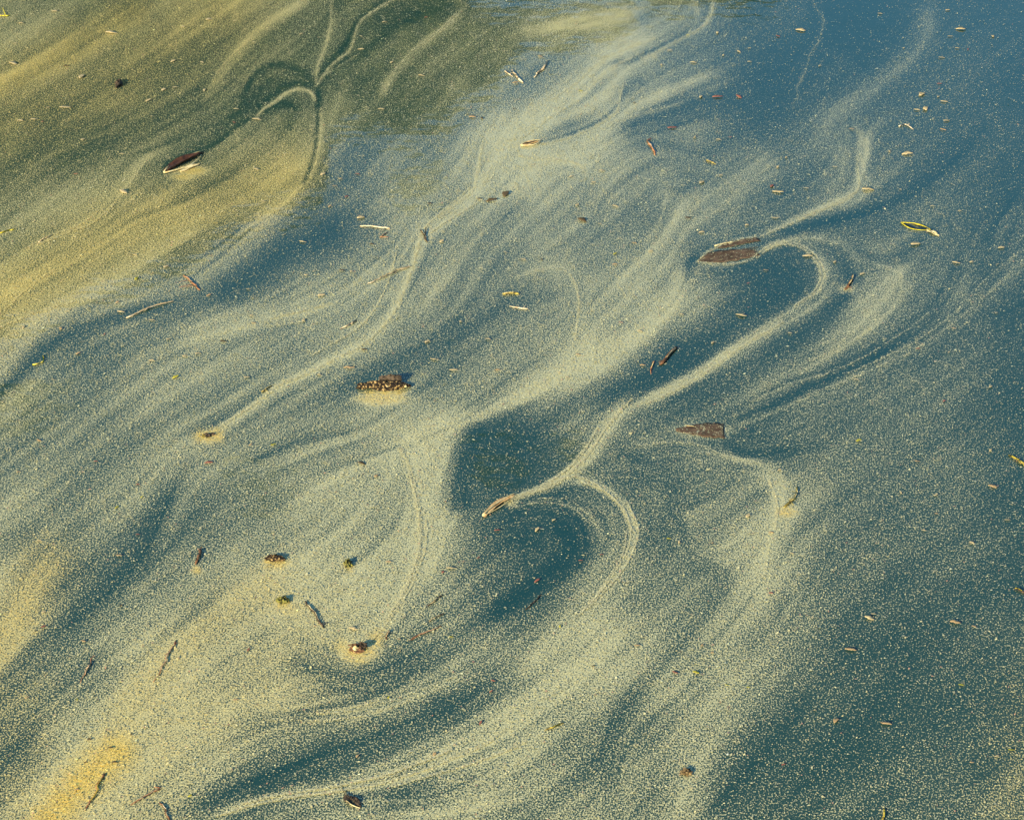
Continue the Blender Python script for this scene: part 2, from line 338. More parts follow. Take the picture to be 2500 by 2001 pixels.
W3 = blur(rng.standard_normal(D.shape), 9); W3 = lic((W3 / W3.std()).astype(np.float32), 45)
CL = blur(rng.standard_normal(D.shape), 1.3); CL /= CL.std()
DEN = np.clip(D, 0.01, 1.3)
lg = (.62 * W1 + .42 * W2) * STK * .58 + W3 * .08
DEN = np.clip(DEN * np.exp(lg - lg ** 2 * .1), 0.01, 1.3)

def samp(gr, u, v):
    i = np.clip(((u - U0) / G).astype(int), 0, NU - 1); j = np.clip(((v - V0) / G).astype(int), 0, NV - 1)
    return gr[j, i]

# ------------------------------------------------------------------ materials
def mat(name, base, rough=.7, spec=.3, ior=1.45):
    m = bpy.data.materials.new(name); m.use_nodes = True
    b = m.node_tree.nodes['Principled BSDF']; b.inputs['Base Color'].default_value = (*base, 1); b.inputs['Roughness'].default_value = rough
    b.inputs['Specular IOR Level'].default_value = spec; b.inputs['IOR'].default_value = ior
    return m, m.node_tree, b
def grain(name, c1, c2, scale, rough=.75, bump=.3, stretch=(1, 1, 1), lo=.35, hi=.65):
    m, nt, b = mat(name, c1, rough); N = nt.nodes; Lk = nt.links
    tc = N.new('ShaderNodeTexCoord'); mp = N.new('ShaderNodeMapping'); mp.inputs['Scale'].default_value = stretch
    no = N.new('ShaderNodeTexNoise'); no.inputs['Scale'].default_value = scale; no.inputs['Detail'].default_value = 6
    rp = N.new('ShaderNodeValToRGB'); rp.color_ramp.elements[0].position = lo; rp.color_ramp.elements[1].position = hi
    rp.color_ramp.elements[0].color = (*c1, 1); rp.color_ramp.elements[1].color = (*c2, 1)
    bp = N.new('ShaderNodeBump'); bp.inputs['Strength'].default_value = bump; bp.inputs['Distance'].default_value = .003
    Lk.new(tc.outputs['Object'], mp.inputs[0]); Lk.new(mp.outputs[0], no.inputs['Vector']); Lk.new(no.outputs[0], rp.inputs[0])
    Lk.new(rp.outputs[0], b.inputs['Base Color']); Lk.new(no.outputs[0], bp.inputs['Height']); Lk.new(bp.outputs[0], b.inputs['Normal'])
    return m
# water: dark murky body with a mirror surface, and a dusting of pollen too fine to see as grains
m_water, nt, b = mat('pond_water', (.004, .016, .015), .04, .5, 1.36)
N, Lk = nt.nodes, nt.links
at_d = N.new('ShaderNodeAttribute'); at_d.attribute_name = 'pollen'
at_y = N.new('ShaderNodeAttribute'); at_y.attribute_name = 'yellow'
tc = N.new('ShaderNodeTexCoord')
mpw = N.new('ShaderNodeMapping'); mpw.inputs['Scale'].default_value = (1, .62, 1); Lk.new(tc.outputs['Object'], mpw.inputs[0])
nf = N.new('ShaderNodeTexNoise'); nf.inputs['Scale'].default_value = 290; nf.inputs['Detail'].default_value = 2; Lk.new(mpw.outputs[0], nf.inputs['Vector'])
def mth(op, x, y):
    n_ = N.new('ShaderNodeMath'); n_.operation = op
    for i_, q_ in enumerate((x, y)):
        if isinstance(q_, (int, float)): n_.inputs[i_].default_value = q_
        else: Lk.new(q_, n_.inputs[i_])
    return n_.outputs[0]
e1 = mth('MULTIPLY', mth('SUBTRACT', nf.outputs[0], .5), 5.0); e2 = mth('MULTIPLY', mth('SUBTRACT', at_d.outputs['Fac'], .58), 2.2)
mr = N.new('ShaderNodeMapRange'); mr.interpolation_type = 'SMOOTHSTEP'; mr.inputs[1].default_value = -.38; mr.inputs[2].default_value = .38; mr.inputs[4].default_value = .95
Lk.new(mth('ADD', e1, e2), mr.inputs[0])
veil = mth('MULTIPLY', at_d.outputs['Fac'], .13)          # dust between the visible clumps
mu = N.new('ShaderNodeMath'); mu.operation = 'MAXIMUM'; Lk.new(mr.outputs[0], mu.inputs[0]); Lk.new(veil, mu.inputs[1])
pc = N.new('ShaderNodeMix'); pc.data_type = 'RGBA'; pc.inputs[6].default_value = (.53, .50, .25, 1); pc.inputs[7].default_value = (.66, .48, .10, 1)
Lk.new(at_y.outputs['Fac'], pc.inputs[0])
mx = N.new('ShaderNodeMix'); mx.data_type = 'RGBA'; mx.inputs[6].default_value = (.001, .040, .038, 1)
n2 = N.new('ShaderNodeTexNoise'); n2.inputs['Scale'].default_value = 420; n2.inputs['Detail'].default_value = 1; Lk.new(mpw.outputs[0], n2.inputs['Vector'])
m2 = N.new('ShaderNodeMapRange'); m2.inputs[1].default_value = .3; m2.inputs[2].default_value = .7; m2.inputs[3].default_value = .45; m2.inputs[4].default_value = 1.45; Lk.new(n2.outputs[0], m2.inputs[0])
vm = N.new('ShaderNodeVectorMath'); vm.operation = 'SCALE'; Lk.new(pc.outputs[2], vm.inputs[0]); Lk.new(m2.outputs[0], vm.inputs['Scale'])
Lk.new(mth('ADD', mth('MULTIPLY', mu.outputs[0], .5), .5), b.inputs['Specular IOR Level'])
Lk.new(mu.outputs[0], mx.inputs[0]); Lk.new(vm.outputs[0], mx.inputs[7]); Lk.new(mx.outputs[2], b.inputs['Base Color'])
nb = N.new('ShaderNodeTexNoise'); nb.inputs['Scale'].default_value = 9; nb.inputs['Detail'].default_value = 2; Lk.new(tc.outputs['Object'], nb.inputs['Vector'])
bp = N.new('ShaderNodeBump'); bp.inputs['Strength'].default_value = 1; bp.inputs['Distance'].default_value = .0008
Lk.new(nb.outputs[0], bp.inputs['Height']); Lk.new(bp.outputs[0], b.inputs['Normal'])
# pollen grains: wet, slightly glossy, colour carried by the grains
m_pollen, nt, b = mat('pollen_grains', (.5, .45, .25), .16, .5, 1.8)
ca = nt.nodes.new('ShaderNodeAttribute'); ca.attribute_name = 'grain_colour'; nt.links.new(ca.outputs['Color'], b.inputs['Base Color'])

def link(name, me, m, parent=None):
    o = bpy.data.objects.new(name, me); col.objects.link(o)
    if m and not me.materials: me.materials.append(m)
    if parent: o.parent = parent
    return o
def big_mesh(name, verts, loop_idx, loop_start, loop_total, smooth=True):
    me = bpy.data.meshes.new(name)
    me.vertices.add(len(verts)); me.vertices.foreach_set('co', verts.astype(np.float32).ravel())
    me.loops.add(len(loop_idx)); me.loops.foreach_set('vertex_index', loop_idx.astype(np.int32).ravel())
    me.polygons.add(len(loop_start)); me.polygons.foreach_set('loop_start', loop_start.astype(np.int32)); me.polygons.foreach_set('loop_total', loop_total.astype(np.int32))
    me.polygons.foreach_set('use_smooth', np.full(len(loop_start), smooth))
    me.update(calc_edges=True); return me

# ------------------------------------------------------------------ the water sheet
xs = np.concatenate([[-90, -40, -15, -6, -3.5], np.linspace(-2.6, -1.4, 130)[:-1], np.linspace(-1.4, 1.4, 600)[:-1], np.linspace(1.4, 2.6, 130), [3.5, 6, 15, 40, 90]])
rows = at(np.full(600, 1250.), np.linspace(2250, -240, 600))[1]     # row spacing grows with distance
ys = np.concatenate([[-60, -20, -5, 0, 2], rows, [11.5, 14, 18, 24, 30]])
XX, YY = np.meshgrid(xs, ys); uW, vW = uv_of(XX, np.maximum(YY, 1.0))
dW = samp(blur(DEN, 1.0), uW, vW); yW = samp(YEL, uW, vW)
verts = np.stack([XX, YY, np.zeros_like(XX)], -1).reshape(-1, 3)
nx, ny = len(xs), len(ys); idx = np.arange(nx * ny).reshape(ny, nx)
quads = np.stack([idx[:-1, :-1], idx[:-1, 1:], idx[1:, 1:], idx[1:, :-1]], -1).reshape(-1, 4)
me = big_mesh('water', verts, quads.ravel(), np.arange(len(quads)) * 4, np.full(len(quads), 4))
FILM = np.clip(dW, 0, 1.2)
for nm, arr in (('pollen', FILM), ('yellow', yW)):
    at_ = me.attributes.new(nm, 'FLOAT', 'POINT'); at_.data.foreach_set('value', arr.ravel().astype(np.float32))
water = link('water', me, m_water); water['kind'] = 'structure'
water['label'] = 'dark teal pond water mirroring blue sky and an olive tree'

# ------------------------------------------------------------------ the floating pollen grains
NC = 2600000
gx = rng.uniform(-2.9, 2.9, NC); gy = rng.uniform(3.3, 10.6, NC)
gu, gv = uv_of(gx, gy)
ok = (gu > U0 + 10) & (gu < U1 - 10) & (gv > V0 + 10) & (gv < V1 - 10); gx, gy, gu, gv = gx[ok], gy[ok], gu[ok], gv[ok]
d = samp(DEN, gu, gv) * np.exp(.30 * samp(CL, gu, gv) - .045)
NMAX = 1.25
n_want = np.clip(-np.log(1 - np.clip(d, 0, .93)), 0, 3) * .45
keep = rng.random(len(gx)) < n_want / NMAX
gx, gy, gu, gv, d = gx[keep], gy[keep], gu[keep], gv[keep], d[keep]
tu, tv = [], []
for P, h, val in threads:            # grains packed into the thin threads
    seg = np.linalg.norm(np.diff(P, axis=0), axis=1); Lc = np.concatenate([[0], np.cumsum(seg)]); n_ = int(Lc[-1] * (1.7 if val >= .84 else .5))
    q = rng.uniform(0, Lc[-1], n_); lat = rng.normal(0, h * .42, n_) + .8 * np.sin(q / 23.0 + h)
    i_ = np.clip(np.searchsorted(Lc, q) - 1, 0, len(P) - 2); f_ = ((q - Lc[i_]) / (seg[i_] + 1e-9))[:, None]
    T_ = (P[i_ + 1] - P[i_]) / (seg[i_][:, None] + 1e-9); pt = P[i_] + (P[i_ + 1] - P[i_]) * f_ + np.stack([-T_[:, 1], T_[:, 0]], 1) * lat[:, None]
    tu.append(pt[:, 0]); tv.append(pt[:, 1])
tu, tv = np.concatenate(tu), np.concatenate(tv); tX, tY = at(tu, tv)
gx, gy, gu, gv = np.concatenate([gx, tX]), np.concatenate([gy, tY]), np.concatenate([gu, tu]), np.concatenate([gv, tv])
NG = len(gx)
# flow angle in the world
au = samp(ANG, gu, gv); e = 6.0
x2, y2 = at(gu + e * np.cos(au), gv + e * np.sin(au)); wa = np.arctan2(y2 - gy, x2 - gx) + rng.normal(0, .55, NG)
ra = rng.lognormal(math.log(.00132), .32, NG); el = rng.uniform(1.1, 2.1, NG)
hexa = np.arange(4) * math.pi / 2
rad = rng.uniform(.75, 1.3, (NG, 4))
lx = np.cos(hexa) * rad * (ra * np.sqrt(el))[:, None]; ly = np.sin(hexa) * rad * (ra / np.sqrt(el))[:, None]
px = gx[:, None] + lx * np.cos(wa)[:, None] - ly * np.sin(wa)[:, None]
py = gy[:, None] + lx * np.sin(wa)[:, None] + ly * np.cos(wa)[:, None]
tx, ty = rng.normal(0, .09, NG), rng.normal(0, .09, NG)
pz = rng.uniform(.0018, .0030, NG)[:, None] + (px - gx[:, None]) * tx[:, None] + (py - gy[:, None]) * ty[:, None]
verts = np.stack([px, py, pz], -1).reshape(-1, 3)
me = big_mesh('pollen_film', verts, np.arange(NG * 4), np.arange(NG) * 4, np.full(NG, 4), False)
yl = np.clip(samp(YEL, gu, gv) + rng.normal(0, .12, NG), 0, 1)[:, None]
cc = np.array([.53, .49, .25]) * (1 - yl) + np.array([.68, .50, .11]) * yl
cc = cc * rng.lognormal(0, .22, NG)[:, None]
warm = rng.random(NG) < .02; cc[warm] = np.array([.55, .30, .16]) * rng.uniform(.6, 1.1, (warm.sum(), 1))
cc = np.clip(cc, .02, .85)
ca = me.attributes.new('grain_colour', 'FLOAT_COLOR', 'POINT')
c4 = np.ones((NG, 4, 4), np.float32); c4[:, :, :3] = cc[:, None, :]; ca.data.foreach_set('color', c4.ravel())
film = link('pollen_film', me, m_pollen); film['kind'] = 'stuff'
film['label'] = 'swirling film of cream and yellow pollen grains floating on the pond'; film['category'] = 'pollen'
print('GRAINS', NG, flush=True)
# ------------------------------------------------------------------ floating things: helpers
def mpp(u, v):                       # metres of water surface per photo pixel, across the view
    x0, y0 = at(u - .5, v); x1, y1 = at(u + .5, v); return float(x1 - x0)
def mesh_of(name, V, F, smooth=True):
    me = bpy.data.meshes.new(name); me.from_pydata([tuple(map(float, p)) for p in V], [], F)
    if smooth: me.polygons.foreach_set('use_smooth', [True] * len(me.polygons))
    me.update(); return me
def tube(P, rad, sides=6, jit=.12, flat=.8):
    P = np.array(P, float); n = len(P); T = np.gradient(P, axis=0); T /= np.linalg.norm(T, axis=1)[:, None]
    V, F = [], []
    for i in range(n):
        s = np.cross(T[i], (0, 0, 1)); s /= np.linalg.norm(s) + 1e-9; q = np.cross(s, T[i])
        for k in range(sides):
            a = 2 * math.pi * k / sides; r = rad[i] * (1 + random.uniform(-jit, jit))
            V.append(P[i] + s * math.cos(a) * r + q * math.sin(a) * r * flat)
    for i in range(n - 1):
        for k in range(sides):
            F.append((i * sides + k, i * sides + (k + 1) % sides, (i + 1) * sides + (k + 1) % sides, (i + 1) * sides + k))
    F.append(tuple(range(sides))[::-1]); F.append(tuple((n - 1) * sides + k for k in range(sides)))
    return V, F
LAND = []                            # (u, v, phrase) of the things one can find, to describe the small ones by
def root(name, u, v, label, cat, group=None, phrase=None):
    o = bpy.data.objects.new(name, None); col.objects.link(o); o.empty_display_size = .02
    x, y = at(u, v); o.location = (float(x), float(y), 0); tagit(o, label, cat, group)
    if phrase: LAND.append((u, v, phrase))
    return o
def tagit(o, label, cat, group=None):
    o['label'] = label; o['category'] = cat
    if group: o['group'] = group
def local(o, V): return [(p[0] - o.location[0], p[1] - o.location[1], p[2]) for p in V]
def part(name, V, F, m, parent, smooth=True):
    return link(name, mesh_of(name, local(parent, V), F, smooth), m, parent)
def path3(pts, n, z, bend=.02, arch=0.):
    P = spline(pts, 6); t = np.linspace(0, len(P) - 1, n).astype(int); P = P[t]; x, y = at(P[:, 0], P[:, 1])
    L = math.hypot(x[-1] - x[0], y[-1] - y[0]); k = np.linspace(0, 1, n)
    w_ = np.cumsum(rng.normal(0, 1, n)); w_ -= w_[0] + (w_[-1] - w_[0]) * k
    nx_, ny_ = -(y[-1] - y[0]) / L, (x[-1] - x[0]) / L
    return np.stack([x + nx_ * w_ * bend * L * .3, y + ny_ * w_ * bend * L * .3, z + arch * np.sin(k * math.pi)], -1)

pale = grain('pale_straw', (.40, .29, .15), (.66, .56, .36), 90, .6, .4, (1, 1, 1))
brown = grain('brown_twig_bark', (.05, .022, .010), (.20, .10, .045), 120, .7, .5)
redbrown = grain('red_brown_needle', (.16, .06, .025), (.38, .18, .08), 120, .6, .4)
olive = grain('olive_stem', (.07, .055, .012), (.40, .31, .06), 90, .6, .4)
yellowm = grain('yellow_leaf_edge', (.34, .27, .01), (.66, .56, .03), 130, .5, .3)
bark = grain('crusted_bark', (.012, .007, .004), (.50, .34, .13), 170, .9, 1., (1, 1, 1), .52, .68)
deadleaf = grain('dead_leaf', (.030, .011, .006), (.13, .055, .025), 60, .55, .4)
rimpale = grain('dry_leaf_rim', (.42, .32, .13), (.70, .60, .32), 90, .6, .3)
sunk = grain('sodden_leaf', (.045, .028, .016), (.13, .085, .050), 45, .9, .3)
moss = grain('moss_crumb', (.010, .014, .004), (.26, .24, .05), 140, .8, .8, (1, 1, 1), .42, .66)
dark = grain('dark_rotten_wood', (.010, .008, .006), (.10, .07, .04), 130, .7, .6)
sc_cream = grain('cream_bud_scale', (.42, .32, .15), (.62, .50, .26), 160, .85, .3)
sc_tan = grain('tan_bud_scale', (.34, .20, .08), (.58, .42, .20), 160, .5, .3)
sc_red = grain('russet_bud_scale', (.20, .055, .035), (.42, .18, .10), 160, .5, .3)
sc_dark = grain('dark_bud_scale', (.020, .014, .008), (.22, .15, .06), 160, .6, .4)
sc_yel = grain('yellow_bud_scale', (.30, .27, .02), (.60, .52, .06), 160, .5, .3)

def stick(name, pts, wpx, m, label, cat, phrase, taper=(1, .6), spurs=(), skin=None, arch=.002):
    """a stick with a shaft, side spurs and a stripped pale strip or bark flake"""
    u = sum(p[0] for p in pts) / len(pts); v = sum(p[1] for p in pts) / len(pts)
    o = root(name, u, v, label, cat, None, phrase); s = mpp(u, v); r = wpx * s / 2
    n = 14; k = np.linspace(0, 1, n); P = path3(pts, n, r * .55, .05, arch)
    rad = r * (taper[0] + (taper[1] - taper[0]) * k) * (1 + .12 * np.sin(k * 17 + u)); rad[0] *= .6; rad[-1] *= .5
    V, F = tube(P, rad, 7, .14); part('shaft', V, F, m, o)
    if skin:                          # a paler torn strip along the top
        i0, i1 = int(n * .15), int(n * .85); Q = P[i0:i1] + np.array([r * .35, -r * .2, r * .62])
        V, F = tube(Q, np.full(len(Q), r * .38) * np.linspace(1, .5, len(Q)), 5, .25, .5); part('torn_strip', V, F, skin, o)
    for (t, du, dv, f) in spurs:
        a = P[min(n - 1, int(t * (n - 1)))]; xu, yu = uv_of(a[0], a[1]); bx, by = at(xu + du, yu + dv)
        Q = np.stack([np.linspace(a[0], float(bx), 5), np.linspace(a[1], float(by), 5), a[2] + np.array([0, .2, .5, .6, .3]) * r], -1)
        V, F = tube(Q, r * f * np.array([1, .8, .7, .55, .3]), 5, .15); part('side_spur', V, F, m, o)
    return o
def blade(o, name, p0, p1, hw, m, curl, prof=None, n=16, mseg=8, z=.002, wav=.0015, side=0., thick=.0012):
    """a leaf blade between two photo points; hw half width in metres, curl lifts the edges"""
    x0, y0 = map(float, at(*p0)); x1, y1 = map(float, at(*p1)); L = math.hypot(x1 - x0, y1 - y0); tx_, ty_ = (x1 - x0) / L, (y1 - y0) / L
    V, F = [], []
    for sgn in (0, 1):
        for i in range(n + 1):
            t = i / n; wd = hw * (prof(t) if prof else math.sin(math.pi * min(1, t * .96 + .04)) ** .7)
            for j in range(mseg + 1):
                q = j / mseg * 2 - 1; e_ = q * wd * (1 + .08 * math.sin(t * 31 + q * 2 + hw * 900)); c = side * L * math.sin(math.pi * t)
                zz = z + curl * q * q * math.sin(math.pi * t) ** .5 + wav * math.sin(t * 9 + q * 3) - sgn * thick
                V.append((x0 + tx_ * L * t - ty_ * (e_ + c), y0 + ty_ * L * t + tx_ * (e_ + c), max(zz, .0008 + (1 - sgn) * .0008)))
    w_ = mseg + 1; off = (n + 1) * w_
    for i in range(n):
        for j in range(mseg):
            a = i * w_ + j; F.append((a, a + 1, a + w_ + 1, a + w_)); F.append((off + a, off + a + w_, off + a + w_ + 1, off + a + 1))
    ring = [j for j in range(w_)] + [i * w_ + mseg for i in range(1, n + 1)] + [n * w_ + j for j in range(mseg - 1, -1, -1)] + [i * w_ for i in range(n - 1, 0, -1)]
    for a, b_ in zip(ring, ring[1:] + ring[:1]): F.append((b_, a, off + a, off + b_))
    return part(name, V, F, m, o), (x0, y0, tx_, ty_, L)
def vein(o, name, p0, p1, wpx, m, z, side=0., t0=0., t1=1., off=0.):
    x0, y0 = map(float, at(*p0)); x1, y1 = map(float, at(*p1)); L = math.hypot(x1 - x0, y1 - y0); tx_, ty_ = (x1 - x0) / L, (y1 - y0) / L
    s = mpp(*p0); k = np.linspace(t0, t1, 10); c = side * L * np.sin(np.pi * np.clip(k, 0, 1)) + off
    Q = np.stack([x0 + tx_ * L * k - ty_ * c, y0 + ty_ * L * k + tx_ * c, np.full(10, z)], -1)
    V, F = tube(Q, wpx * s / 2 * np.linspace(1, .5, 10), 6, .1); return part(name, V, F, m, o)
def lump(o, name, u, v, rx, ry, rz, m, seed, n=14, rough=.28, zc=.3, rot=0.):
    x, y = map(float, at(u, v)); r_ = np.random.default_rng(seed); V, F = [], []; ms = n // 2 + 2
    ph = r_.uniform(0, 6.28, (6, 2)); fr = r_.integers(2, 6, (6, 2))
    for i in range(ms + 1):
        th = math.pi * i / ms
        for j in range(n):
            a = 2 * math.pi * j / n
            k = 1 + rough * sum(math.sin(fr[q, 0] * a + ph[q, 0]) * math.sin(fr[q, 1] * th + ph[q, 1]) for q in range(6)) / 2.2 + r_.uniform(-.5, .5) * rough * .6
            X, Y = rx * math.sin(th) * math.cos(a) * k, ry * math.sin(th) * math.sin(a) * k
            V.append((x + X * math.cos(rot) - Y * math.sin(rot), y + X * math.sin(rot) + Y * math.cos(rot), rz * zc + rz * math.cos(th) * k))
    for i in range(ms):
        for j in range(n): F.append((i * n + j, (i + 1) * n + j, (i + 1) * n + (j + 1) % n, i * n + (j + 1) % n))
    return part(name, V, F, m, o, False)

# ------------------------------------------------------------------ the large floating things
# crusted bark chip with a drift of pollen against it
o = root('bark_chip', 935, 945, 'dark crusted chip of bark lying above a bright cream drift of pollen', 'bark chip', None, 'crusted bark chip')
s = mpp(935, 945)
lump(o, 'bark', 940, 944, 58 * s, 20 * s, 11 * s, bark, 3, 30, .20, .35)
lump(o, 'raised_ridge', 955, 935, 26 * s, 8 * s, 12 * s, dark, 5, 16, .3, .8)
lump(o, 'thin_end', 888, 945, 17 * s, 11 * s, 8 * s, bark, 8, 14, .25, .3)
for i, (du, dv) in enumerate([(-38, -4), (-22, 3), (-6, -6), (8, 5), (20, -9), (33, 2), (46, -3), (52, 5)]):
    lump(o, 'crust_flake', 938 + du, 945 + dv, random.uniform(3, 5) * s, random.uniform(2, 4) * s, 2.5 * s, rimpale if i % 2 else bark, 20 + i, 8, .35, 3.2)
# curled dead leaf
o = root('dead_leaf', 445, 402, 'curled dark brown dead leaf with a pale rim in the olive water', 'leaf', None, 'curled dead leaf')
blade(o, 'blade', (402, 420), (496, 374), .020, deadleaf, .010, lambda t: (math.sin(math.pi * min(1, t * .9 + .07)) ** .8) * (1 - .35 * t), z=.004, side=.02)
vein(o, 'pale_rim', (400, 424), (495, 372), 4, rimpale, .006, .13, .0, 1.02)
vein(o, 'pale_rim', (400, 425), (494, 378), 4.5, rimpale, .005, -.15, .0, .95)
vein(o, 'midrib', (405, 420), (492, 376), 3, dark, .008, .0, .03, 1.)
blade(o, 'torn_flap', (440, 420), (490, 400), .010, rimpale, .003, z=.003)
# large sodden leaf ringed with pollen, and its neighbour
o = root('sodden_leaf', 1790, 612, 'large brown sodden leaf ringed by a pale pollen line', 'leaf', None, 'ringed sodden leaf')
blade(o, 'lower_lobe', (1704, 636), (1850, 616), .040, sunk, .0003, lambda t: min(1, t * 3.2) ** .6 * (1 - .45 * max(0, t - .6) / .4), z=.0010, wav=.0002, side=.02)
blade(o, 'upper_lobe', (1752, 606), (1852, 584), .020, sunk, .0003, lambda t: min(1, t * 2.5) ** .6 * (1 - .3 * t), z=.0017, wav=.0002, side=.04)
vein(o, 'midrib', (1708, 634), (1852, 604), 2.5, sunk, .0016, .05, .02, 1.)
vein(o, 'curled_edge', (1745, 602), (1790, 592), 4, rimpale, .003, .05)
o = root('sodden_leaf', 1745, 1052, 'faint brown sunken leaf right of the bright thread, torn off square', 'leaf', None, 'faint sunken leaf')
blade(o, 'blade', (1650, 1050), (1768, 1052), .040, sunk, .0, lambda t: min(1, t * 1.4 + .1) ** .8, z=.0009, wav=.0001, side=.02)
vein(o, 'midrib', (1655, 1050), (1766, 1052), 2, sunk, .0014, .02)
vein(o, 'torn_edge', (1676, 1040), (1695, 1042), 3, rimpale, .002, .04)
# yellow rimmed leaf
o = root('yellow_rimmed_leaf', 2240, 555, 'small dark leaf with a bright yellow curled rim', 'leaf', None, 'yellow-rimmed leaf')
blade(o, 'blade', (2203, 546), (2275, 562), .020, grain('wet_dark_leaf', (.006, .014, .018), (.02, .03, .02), 60, .15, .2), -.001, z=.003)
vein(o, 'yellow_rim', (2200, 546), (2272, 564), 2.8, yellowm, .004, .20, -.01, 1.0)
vein(o, 'yellow_rim', (2200, 546), (2272, 564), 2.8, yellowm, .004, -.24, -.01, 1.0)
vein(o, 'yellow_rim', (2235, 550), (2262, 558), 2.4, yellowm, .005, .05, 0, 1.0)
blade(o, 'dry_tip', (2262, 562), (2293, 577), .008, rimpale, .002, z=.003)
# bud husk at the head of the dark eye
o = root('bud_husk', 1216, 1237, 'long olive bud husk pointing up-right at the head of a dark eye', 'husk', None, 'long bud husk')
blade(o, 'husk', (1180, 1260), (1258, 1208), .0085, sc_tan, .004, lambda t: (.55 + .45 * math.sin(math.pi * t)) * min(1, (1 - t) * 6 + .25) * min(1, t * 6 + .4), z=.003, side=.04)
vein(o, 'pale_seam', (1178, 1262), (1262, 1205), 4, rimpale, .006, .05, 0, 1.)
vein(o, 'pale_seam', (1178, 1263), (1262, 1207), 3, rimpale, .005, -.06, 0, 1.)
lump(o, 'rounded_tip', 1184, 1258, .006, .008, .005, sc_tan, 31, 12, .15, .5)
# teardrop bud
o = root('teardrop_bud', 1290, 352, 'teardrop bud ringed by pale pollen in the grey-blue band', 'bud', None, 'teardrop bud')
blade(o, 'bud', (1275, 357), (1316, 346), .011, sc_tan, .003, z=.003); vein(o, 'dark_slit', (1280, 355), (1310, 348), 3.5, dark, .0068)
vein(o, 'pale_rim', (1272, 358), (1320, 345), 4, rimpale, .005, .20); vein(o, 'pale_rim', (1272, 358), (1320, 346), 4, rimpale, .005, -.22)
# buds sitting in golden pollen
o = root('sunken_bud', 511, 1062, 'small dark bud in a golden pollen drop at the end of a long thread', 'bud', None, 'bud in the golden drop')
lump(o, 'bud', 507, 1064, .010, .010, .005, dark, 41, 10, .35, .5); lump(o, 'bud_tip', 520, 1061, .006, .006, .004, dark, 42, 8, .3, .6); lump(o, 'bud_husk', 498, 1065, .006, .007, .004, olive, 43, 8, .3, .5)
o = root('woody_knot', 876, 1584, 'brown woody knot in a bright round pollen head', 'knot', None, 'woody knot')
lump(o, 'knot', 872, 1586, .017, .016, .007, brown, 44, 14, .3, .5); lump(o, 'knot_ridge', 884, 1580, .013, .010, .009, dark, 45, 12, .35, .5); lump(o, 'pale_chip', 868, 1590, .007, .006, .009, rimpale, 46, 8, .3, .7)
vein(o, 'splinter', (850, 1580), (898, 1574), 4, brown, .006, .05)
# crumbs
for (u, v, rx, ry, m, ph, lab) in [
    (691, 1467, 15, 13, moss, 'moss crumb left of the stripped stick', 'dark green crumb of moss left of the stripped stick'),
    (850, 1378, 9, 14, moss, 'green moss fleck', 'small green moss crumb on the cream pollen above the woody knot'),
    (1675, 1887, 12, 11, sc_dark, 'dark seed crumb', 'dark brown seed crumb on the light band near the bottom edge'),
    (290, 207, 7, 22, dark, 'dark upright chip', 'small dark brown chip standing upright in the olive water, upper left'),
    (672, 1366, 22, 12, bark, 'crusted chip above the moss', 'crusted brown chip with golden pollen, above the moss crumb')]:
    o = root('crumb', u, v, lab, 'crumb', None, ph); s = mpp(u, v)
    lump(o, 'crumb', u, v, rx * s, ry * s, 8 * s, m, int(u), 14, .34, .4); lump(o, 'loose_grain', u + rx * .9, v + 3, 4 * s, 4 * s, 4 * s, m, int(v), 8, .3, .5)
    lump(o, 'loose_grain', u - rx * .8, v - 3, 5 * s, 4 * s, 4 * s, m, int(v) + 1, 8, .3, .5)
